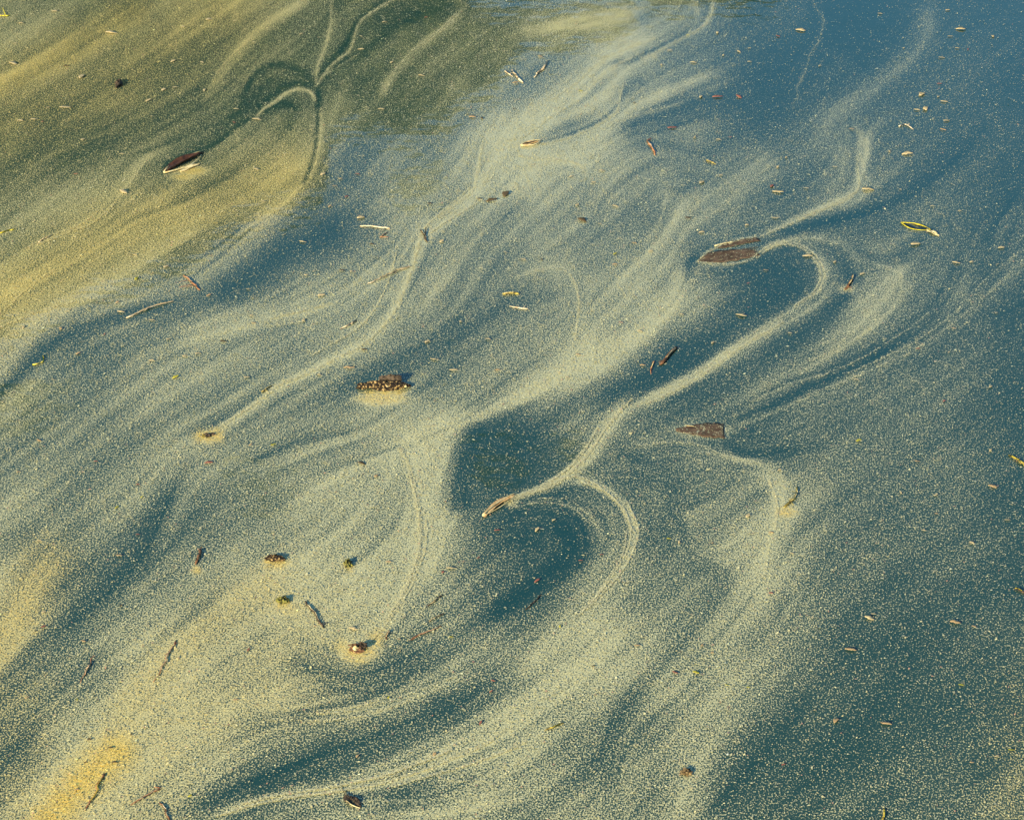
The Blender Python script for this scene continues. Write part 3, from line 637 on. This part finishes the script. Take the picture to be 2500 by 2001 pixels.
# sticks
ST = [
 ([(1653, 850), (1634, 868), (1611, 892)], 8.5, brown, 'red-brown stick slanting across the dark blue channel', 'long dark-channel stick', (.8, 1), ((.9, -14, 6, .5),), rimpale),
 ([(1598, 883), (1592, 895), (1589, 914)], 4.5, redbrown, 'short thin stick just left of the red-brown slanting stick', 'short channel stick', (1, .6), (), rimpale),
 ([(1252, 173), (1264, 186), (1277, 203)], 5.5, pale, 'pale stick at the edge of the olive reflection, right one of two', 'right pale edge stick', (.7, 1), ((.3, -10, 4, .5),), None),
 ([(1232, 175), (1242, 182), (1252, 188)], 4.0, pale, 'thin pale stick at the edge of the olive reflection, left one of two', 'left pale edge stick', (.8, .6), (), dark),
 ([(1335, 150), (1328, 170), (1304, 190)], 4.5, pale, 'bent broken straw right of the two pale edge sticks', 'bent straw', (1, .8), ((.55, 8, -12, .6),), brown),
 ([(879, 553), (915, 556), (953, 559)], 4.8, pale, 'straight pale stick lying level over the blue water', 'level pale stick', (.7, 1), ((.85, -16, 18, .5),), None),
 ([(928, 580), (940, 572), (948, 566)], 4.0, redbrown, 'tiny russet stick just below the level pale stick', 'tiny russet stick', (1, .5), ((.2, 22, 1, .8),), pale),
 ([(1027, 564), (1034, 576), (1043, 591)], 5.5, dark, 'dark stick pair forming a V on the bright thread', 'dark V-shaped stick', (.7, 1), ((.95, 3, -26, .7),), rimpale),
 ([(1005, 650), (955, 672), (898, 693)], 5.5, pale, 'long pale stick touching the bright thread', 'long pale stick', (1, .6), ((.6, 14, -2, .5),), olive),
 ([(1229, 720), (1248, 717), (1268, 719)], 7, olive, 'short olive stub above a white stick', 'olive stub', (.8, 1), (), rimpale),
 ([(1244, 749), (1266, 753), (1290, 755)], 4.6, pale, 'white stick just below the short olive stub', 'white stick below the stub', (.6, 1), ((.8, 8, -10, .5),), None),
 ([(870, 783), (850, 795), (831, 803)], 4.6, pale, 'short pale stick left of the bright thread, above the bark chip', 'short pale stick above the bark chip', (1, .6), ((.5, 8, -4, .5),), brown),
 ([(426, 736), (370, 750), (308, 777)], 5, pale, 'long pale reed end over the dark band at left', 'long pale reed', (.6, 1.1), ((.55, -10, 8, .6),), sc_tan),
 ([(449, 673), (466, 691), (488, 709)], 4.4, redbrown, 'russet stick with fine bristles just below the olive reflection', 'russet bristly stick', (.8, 1), ((.5, -26, 6, .4), (.7, -34, 8, .4), (.9, -42, 4, .4)), pale),
 ([(81, 891), (95, 890), (109, 882), (104, 868)], 4.6, yellowm, 'hooked yellow stalk on the dark band at the left', 'hooked yellow stalk', (1, .7), (), rimpale),
 ([(640, 957), (650, 950), (664, 942)], 6, olive, 'small olive bud stuck on the long bright thread', 'olive bud on the thread', (1, .5), ((.4, 8, 5, .5),), rimpale),
 ([(2081, 672), (2074, 690), (2063, 708)], 6, brown, 'brown stick standing between two pale arcs, right', 'stick between the arcs', (.7, 1), ((.95, 12, 3, .6), (.95, -8, 6, .6)), rimpale),
 ([(1947, 1190), (1944, 1212), (1930, 1226), (1914, 1240)], 6.5, olive, 'forked brown twig at the top of the pale vertical band', 'forked brown twig', (.6, 1), ((.6, -14, 8, .6), (.7, 8, 12, .5)), rimpale),
 ([(489, 1344), (484, 1362), (477, 1380)], 8, brown, 'stubby brown stick with a golden foot on the grey-blue film', 'stubby brown stick', (1, .6), ((.2, 6, -8, .4),), dark),
 ([(745, 1468), (768, 1497), (790, 1533)], 6, dark, 'dark stick with one stripped cream side and fine hairs', 'stripped stick', (.8, 1), ((.95, 14, -8, .35), (.9, 22, 0, .35), (.2, -8, 6, .5), (.5, 14, -14, .3)), rimpale),
 ([(951, 1541), (946, 1552), (943, 1562)], 6, brown, 'small brown chip right of the woody knot', 'chip right of the knot', (1, .6), (), rimpale),
 ([(1078, 1528), (1040, 1545), (1004, 1562)], 4.6, redbrown, 'thin russet needle right of the woody knot', 'russet needle', (.6, 1), ((.9, -16, 10, .5),), pale),
 ([(1044, 1478), (1062, 1468), (1082, 1452)], 4.2, dark, 'dark ridged splinter above the russet needle', 'dark ridged splinter', (.7, 1), ((.3, -8, 10, .7),), rimpale),
 ([(1048, 1518), (1066, 1508), (1086, 1497)], 3.6, dark, 'thin dark splinter lying next above the russet needle', 'thin dark splinter', (.7, 1), (), rimpale),
 ([(1376, 1765), (1354, 1774), (1330, 1783)], 5.5, olive, 'yellow-edged needle on the bright lower band', 'yellow-edged needle', (.7, 1), (), yellowm),
 ([(430, 1563), (418, 1588), (398, 1625), (374, 1665)], 4.6, redbrown, 'long thin stick along the edge of the golden cream band', 'long edge stick', (1, .5), ((.2, 8, -6, .5), (.4, -10, 4, .5)), pale),
 ([(222, 1607), (212, 1635), (196, 1667)], 4.6, redbrown, 'thin russet stick on the grey film at lower left', 'lower left russet stick', (1, .5), ((.1, 8, -8, .5),), pale),
 ([(255, 1888), (245, 1908), (228, 1940), (207, 1978)], 6, redbrown, 'long stick in the golden yellow pollen at lower left', 'golden pollen stick', (1, .6), ((.25, -6, 6, .6),), yellowm),
 ([(394, 1923), (372, 1934), (345, 1950), (318, 1966)], 5.5, redbrown, 'brown stick with a pale knob right of the golden patch', 'knobbed brown stick', (1.1, .5), ((.05, -18, 0, .8),), pale),
 ([(389, 1960), (400, 1978), (414, 2006)], 5, brown, 'brown stick cut by the bottom edge, left', 'bottom left stick', (.8, 1), (), pale),
 ([(2157, 1976), (2156, 1990), (2154, 2010)], 6, olive, 'yellowish stalk cut by the bottom edge, right', 'bottom right stalk', (.7, 1), (), yellowm),
 ([(2464, 1112), (2482, 1124), (2510, 1142)], 7, olive, 'yellow-green stalk cut by the right edge', 'right edge stalk', (.6, 1), ((.4, 10, 12, .6),), yellowm),
 ([(2477, 1438), (2488, 1442), (2506, 1452)], 7, dark, 'dark bit with yellow edge at the right edge of the water', 'right edge dark bit', (.7, 1), (), yellowm),
 ([(0, 40), (14, 41), (27, 38)], 4.5, yellowm, 'yellow straw in the top left corner', 'corner straw', (1, .7), ((.6, -8, -20, .6),), pale),
 ([(-8, 571), (14, 566), (38, 560)], 4.5, yellowm, 'pale yellow straw at the left edge below the dark olive band', 'left edge straw', (1, .6), (), dark),
 ([(95, 592), (112, 583), (132, 572)], 4, pale, 'thin tan straw in the bright olive area at left', 'thin tan straw', (1, .5), (), sc_tan),
 ([(1557, 1488), (1568, 1500), (1590, 1452)], 0, None, '', '', (), (), None),
 ([(2195, 310), (2208, 306), (2230, 317)], 4.2, pale, 'pale split straw in the dark upper right water', 'pale split straw', (1, .5), ((.6, 8, 0, .7),), None),
 ([(1581, 345), (1592, 360), (1599, 380)], 5.5, redbrown, 'russet flattened stem in the blue-grey water right of the teardrop bud', 'russet flattened stem', (.6, 1), ((.1, 14, -6, .7),), pale),
 ([(1725, 393), (1735, 397), (1748, 402)], 5, olive, 'olive and cream splinter in the upper right water', 'olive cream splinter', (1, .6), (), pale),
 ([(1282, 1488), (1300, 1472), (1322, 1450)], 3.4, dark, 'dark hairline stem below the dark eye', 'dark hairline stem', (.7, 1), (), None),
]
for (pts, wd, m, lab, ph, tap, spurs, skin) in ST:
    if not wd: continue
    cat = 'needle' if 'needle' in lab else 'straw' if ('straw' in lab or 'reed' in lab) else 'stalk' if ('stalk' in lab or 'stem' in lab) else 'bud' if 'bud' in lab and 'stuck' in lab else 'splinter' if 'splinter' in lab else 'stick'
    stick({'needle': 'needle', 'straw': 'straw', 'stalk': 'stalk', 'splinter': 'splinter', 'bud': 'bud'}.get(cat, 'stick'), pts, wd, m, lab, cat, ph, tap, spurs, skin)
# feathery dark fragment at the bottom edge
o = root('leaf_fragment', 862, 1960, 'dark feathery leaf fragment near the bottom edge', 'leaf fragment', None, 'feathery leaf fragment')
blade(o, 'blade', (840, 1945), (882, 1970), .013, dark, .002, z=.003)
for k in range(6): vein(o, 'barb', (846 + 6 * k, 1946 + 4 * k), (836 + 7 * k, 1926 + 6 * k), 2.4, dark, .004, .05)
vein(o, 'pale_edge', (846, 1958), (880, 1976), 4, rimpale, .005, -.08)

# ------------------------------------------------------------------ small bud scales and flecks, one by one
FL = {'A': "90,100 65,185 55,270 280,280,d 345,325,l 285,370 275,455,l 85,510 145,505 180,515,r 205,455 320,735,r 350,590 515,650 520,810,l 470,140,l 230,50 880,85 990,90 770,115 730,260 850,265 860,382 740,370 690,380 625,425 640,492 985,518,r 995,462 1080,505 1270,145 1070,180 1520,155 1520,210 1795,75,r 1620,95 1650,265 1605,462 1775,320 1950,155 1360,735 1505,735,r 1435,755 1410,785,t 1460,830,r 1390,870,t 1110,850 1080,715 1275,1020 1045,1220 1290,1160 1355,1245 1440,1140,d 1480,1145 1520,918 1860,1018 1810,860,d 570,1075 575,1175,y 880,1245,t 640,1060 700,1125 495,1275,t 510,1315 255,1385,t 100,1380 330,1490,t 225,1600 440,1410,r 940,1440,d 835,1490 780,1500 640,1520 640,1350 1060,1330 1070,1362,t 1280,1350 710,1430 1040,1590 1470,1550,t 1345,1580 1535,1475,d 1830,1515 1910,1560,l 2095,1560,t 2055,1430 1800,1440 1940,1355 2070,845,dl 2020,840,d 2130,820,dl 1990,495,t 2030,500,d 1985,455,r 1640,620 1565,1030,d 2130,1065 740,1590,y",
 'B': "120,240,t 290,385,y 515,435,d 15,350,t 10,460,d 740,150,y 630,275 665,215 765,265 890,235 865,140 1000,205 955,220 1120,155,r 1215,130,l 1000,262 1295,280 1650,205 1550,60 1835,45 1890,125,l 1875,205 1920,210,r 1845,155 1810,245 2025,155 1800,355,r 1725,400 1795,410 1820,430 1740,460,l 1705,465 1815,548,t 1830,510 795,410 955,410,r 865,410,r 675,540,r 770,580 920,580,r 1120,705 1155,665 1360,705 1120,810,l 1095,785,r 1240,795 880,740 800,770 870,590 1500,800,l 1635,800 1590,640 1665,650,l 1770,870 1885,890 1700,1030,l 2060,1045 2045,1115 1870,1108 1935,1105 1245,1080,l 1360,1105 1475,1155 1070,1140,t 1110,920 990,950 800,980 740,920,d 435,1070,y 435,1115,t 295,930,dl 370,945 515,1025,t 585,1060 125,1095,d 48,1095 275,865 435,870 250,745 345,770 380,720 540,1395 460,1360,r 715,1325 965,1330,l 995,1195,r 845,1445 550,1540,t 280,1495,t 200,1570 235,1590 1170,1405 1860,1385,t 1710,1470,r 1840,1485 1820,1690,r 2015,1630 2040,1320 1450,1600 1430,545,t",
 'C': "600,85,t 655,85,y 500,128,r 230,125,r 330,180,r 340,210,y 280,235,y 45,150,t 93,75,t 95,315 285,350,t 330,300,r 85,395 105,485 290,470,d 105,520,r 325,550 200,555,t 65,690,t 185,695,y 565,545,d 595,575,r 565,695,t 715,720,d 315,778,d 215,790,d 265,810,d 205,845,d 185,910,t 275,845,d 455,925,y 855,830,t 1040,825,t 1150,750,r 1180,650,r 1175,675,r 865,130,d 900,160,t 930,365,t 1060,390,r 1080,380 1145,355,r 1190,290,r 955,550,t 845,525,l 1080,545,y 930,690,y",
 'D': "60,288 100,265 165,362,r 215,348,r 60,410,r 375,310,y 400,318 480,320,t 620,295,t 670,345 620,440,r 640,145 565,255 830,75,y 970,125,t 930,200 1015,205 1015,250,t 985,290 1145,98 1150,185,t 1185,265 1100,320 855,500,l 865,490 1060,510,tl 1105,520,t 810,575,tl 1075,660,y 775,745,t 895,752,tl 1100,845,t 1160,830 1195,815,y 115,520,y 100,520,d 195,615,d 300,565,t 455,565,t 480,582,t 440,630,y 515,660,y 565,665,y 390,630,r 30,765,d 1040,720 650,850,r 725,720 705,790"}
def scale_mesh(name, seed, n=6):
    r_ = np.random.default_rng(seed); V, F = [], []
    for i in range(n + 1):
        t = i / n; wd = .5 * math.sin(math.pi * (t * .92 + .05)) ** .8 * r_.uniform(.8, 1.2); c = .10 * math.sin(math.pi * t) * r_.uniform(-1, 1)
        for q in (-1, 0, 1): V.append((t - .5, c + q * wd * .5, .08 + .14 * abs(q) * math.sin(math.pi * t) + .05 * r_.uniform(-1, 1)))
    m_ = len(V)
    for i in range(n + 1):
        for q in (-1, 0, 1): p = V[i * 3 + q + 1]; V.append((p[0], p[1] * .9, p[2] - .09))
    for i in range(n):
        for q in (0, 1):
            a = i * 3 + q; F.append((a, a + 3, a + 4, a + 1)); F.append((m_ + a, m_ + a + 1, m_ + a + 4, m_ + a + 3))
        for q in (0, 2):
            a = i * 3 + q; F.append((a, m_ + a, m_ + a + 3, a + 3) if q == 0 else (a, a + 3, m_ + a + 3, m_ + a))
    F += [(0, 1, m_ + 1, m_), (1, 2, m_ + 2, m_ + 1), (n * 3, m_ + n * 3, m_ + n * 3 + 1, n * 3 + 1), (n * 3 + 1, m_ + n * 3 + 1, m_ + n * 3 + 2, n * 3 + 2)]
    return V, F
KIND = {'c': ('cream', sc_cream), 't': ('tan', sc_tan), 'r': ('russet', sc_red), 'd': ('dark', sc_dark), 'y': ('yellowish', sc_yel)}
SM = {k: [mesh_of('bud_scale', *scale_mesh('s', 100 + i + 10 * j)) for i in range(4)] for j, k in enumerate(KIND)}
for k in SM:
    for me in SM[k]: me.materials.append(KIND[k][1])
items = []
for tag_, txt in FL.items():
    for tok in txt.split():
        q = tok.split(','); (u, v), = cv(tag_, [(float(q[0]), float(q[1]))]); f = q[2] if len(q) > 2 else 'c'
        items.append((u, v, next((c for c in f if c in KIND), 'c'), 'l' in f))
ranks = {}
desc = []
for (u, v, k, lg_) in items:
    bl = min(LAND, key=lambda l: math.hypot(l[0] - u, l[1] - v)); du, dv = u - bl[0], v - bl[1]
    dr = ('right of' if du > 0 else 'left of') if abs(du) > abs(dv) else ('below' if dv > 0 else 'above')
    desc.append((bl[2], dr, math.hypot(du, dv)))
ORD = ['nearest', 'second nearest', 'third nearest', 'fourth nearest', 'fifth nearest', 'sixth nearest', 'seventh nearest', 'eighth nearest', 'ninth nearest', 'tenth nearest', 'eleventh nearest', 'twelfth nearest']
for i, (u, v, k, lg_) in enumerate(items):
    ph, dr, ds = desc[i]
    rk = sum(1 for j, e_ in enumerate(desc) if e_[0] == ph and e_[1] == dr and items[j][2] == k and (e_[2], j) < (ds, i))
    o = bpy.data.objects.new('bud_scale', random.choice(SM[k])); col.objects.link(o)
    s = mpp(u, v); L = s * (random.uniform(22, 30) if lg_ else random.lognormvariate(2.6, .28))
    x, y = at(u, v); o.location = (float(x), float(y), .0025); wd = L * random.uniform(.55, 1.0)
    o.scale = (L, wd, min(L, wd) * .6); o.rotation_euler = (random.uniform(-.1, .1), random.uniform(-.1, .1), random.choice((random.gauss(.25, .35), random.gauss(-.3, .3), random.gauss(1.0, .3))))
    tagit(o, f'{ORD[min(rk, 11)]} {KIND[k][0]} bud scale {dr} the {ph}', 'bud scale', 'bud scales scattered over the pollen film')
# ------------------------------------------------------------------ far bank and the trees whose mirror image lies on the water
m_bank = grain('bank_grass', (.03, .045, .012), (.09, .10, .035), 3, .9, .4)
X, Y = np.meshgrid(np.linspace(-300, 300, 61), np.concatenate([[22.5, 23.2, 24, 26], np.linspace(32, 500, 20)]))
Z = np.where(Y < 23, -.3, .35 + .12 * np.sin(X * .7) * np.cos(Y * .5)) + np.clip((Y - 26) * .02, 0, 6)
idx = np.arange(X.size).reshape(X.shape); q = np.stack([idx[:-1, :-1], idx[:-1, 1:], idx[1:, 1:], idx[1:, :-1]], -1).reshape(-1, 4)
bank_o = link('bank', big_mesh('bank', np.stack([X, Y, Z], -1).reshape(-1, 3), q.ravel(), np.arange(len(q)) * 4, np.full(len(q), 4)), m_bank)
bank_o['kind'] = 'structure'
m_leaf = grain('tree_leaves', (.070, .085, .016), (.16, .16, .030), 1.3, .5, .0)
m_trunk = grain('tree_bark', (.05, .04, .028), (.13, .10, .07), 8, .9, 1., (1, 1, .2))
def mirror(u, v, Yt):               # where the mirrored line of sight of a photo pixel meets the plane y = Yt
    px = (u - FW / 2) / (FW / 2) * TH; py = (FH / 2 - v) / (FW / 2) * TH
    dy = cD + py * sD; dz = sD - py * cD; t = Yt / dy; return px * t, -CAM_H + dz * t
def inside(poly, u, v):
    r = np.zeros(u.shape, bool); p = np.array(poly, float)
    for a, b_ in zip(p, np.roll(p, -1, 0)):
        c = (a[1] > v) != (b_[1] > v); r ^= c & (u < (b_[0] - a[0]) * (v - a[1]) / (b_[1] - a[1] + 1e-9) + a[0])
    return r
def tree(label, phrase_x, polys, Yc, dY, count, leaf, seed, sparse=()):
    r_ = np.random.default_rng(seed); P = np.array(polys); lo, hi = P.min(0), P.max(0)
    u = r_.uniform(lo[0], hi[0], count * 3); v = r_.uniform(lo[1], hi[1], count * 3); k = inside(polys, u, v); u, v = u[k][:count], v[k][:count]
    u2 = r_.uniform(-150, 1620, count); v2 = r_.uniform(-80, 1000, count); k = inside(polys, u2, v2); u = np.concatenate([u, u2[k]]); v = np.concatenate([v, v2[k]])
    for (su, sv, sr, n) in sparse:
        u = np.concatenate([u, r_.normal(su, sr, n)]); v = np.concatenate([v, r_.normal(sv, sr * .5, n)])
    n = len(u); yy = Yc + r_.normal(0, dY, n).clip(-2 * dY, 2 * dY); x, z = mirror(u, v, yy)
    a = r_.normal(size=(n, 3)); a /= np.linalg.norm(a, axis=1)[:, None]; b_ = np.cross(a, r_.normal(size=(n, 3))); b_ /= np.linalg.norm(b_, axis=1)[:, None]
    s = (leaf * r_.lognormal(0, .25, n))[:, None]; c = np.stack([x, yy, z], -1)
    V = np.stack([c - a * s, c - b_ * s * .55, c + a * s, c + b_ * s * .55], 1).reshape(-1, 3)
    o = bpy.data.objects.new('bank_tree', None); col.objects.link(o); o.location = (phrase_x, Yc, .3); tagit(o, label, 'tree', 'trees on the far bank')
    V = V - np.array([phrase_x, Yc, .3]); me = big_mesh('crown', V, np.arange(n * 4), np.arange(n) * 4, np.full(n, 4), False); link('crown', me, m_leaf, o)
    h = float(z.mean()); top = h; Q = np.stack([np.linspace(0, .5, 9) * np.sin(np.linspace(0, 3, 9)), np.zeros(9), np.linspace(-.4, top - .3, 9) - .3], -1)
    V, F = tube(Q, np.linspace(.34, .06, 9), 10, .08, 1); link('trunk', mesh_of('trunk', V, F), m_trunk, o)
    for i in range(9):
        t = r_.uniform(.35, .85); b0 = Q[int(t * 8)]; e = np.array([x[i * 37 % n] - phrase_x, (yy[i * 37 % n] - Yc) * .6, z[i * 37 % n] - .3]); e[2] = max(e[2], b0[2] + .2)
        kk = np.linspace(0, 1, 7)[:, None]; B = b0 + (e - b0) * kk; B[:, 2] += .35 * np.sin(kk[:, 0] * math.pi)
        V, F = tube(B, np.linspace(.10, .02, 7), 7, .1, 1); link('limb', mesh_of('limb', V, F), m_trunk, o)
    return o
big = [(-300, 1000), (-120, 900), (0, 815), (60, 800), (120, 745), (175, 735), (230, 690), (300, 700), (350, 672), (430, 655), (480, 615), (530, 580), (603, 540), (640, 512), (696, 516), (765, 481), (788, 441), (794, 348),
 (835, 319), (905, 317), (951, 325), (980, 342), (1009, 319), (1078, 307), (1102, 284), (1119, 244), (1189, 226), (1236, 172), (1250, 139), (1285, 104), (1354, 110), (1441, 93), (1499, 81), (1546, 46), (1540, 17), (1505, 10),
 (1441, 16), (1366, 28), (1250, 24), (1205, 26), (1136, 0), (1150, -60), (1300, -400), (1100, -900), (300, -1400), (-1200, -1300), (-1500, -300), (-1400, 700), (-800, 1050)]
tree('broad leafy tree mirrored as the olive-green area at upper left', -3.0, big, 27, .9, 60000, .09, 5, ((20, 985, 60, 160), (1010, 455, 40, 60), (1230, 1130, 42, 55), (1390, 1105, 30, 22), (640, 1195, 50, 40)))
small = [(1560, -300), (1585, 10), (1600, 17), (1640, 27), (1672, 22), (1690, -10), (1735, -5), (1752, 9), (1800, 12), (1845, 4), (1870, -6), (1950, -60), (2050, -400), (1900, -900), (1600, -900)]
tree('lower tree mirrored as two small olive scraps on the top edge', 1.6, small, 29, .8, 14000, .075, 6)
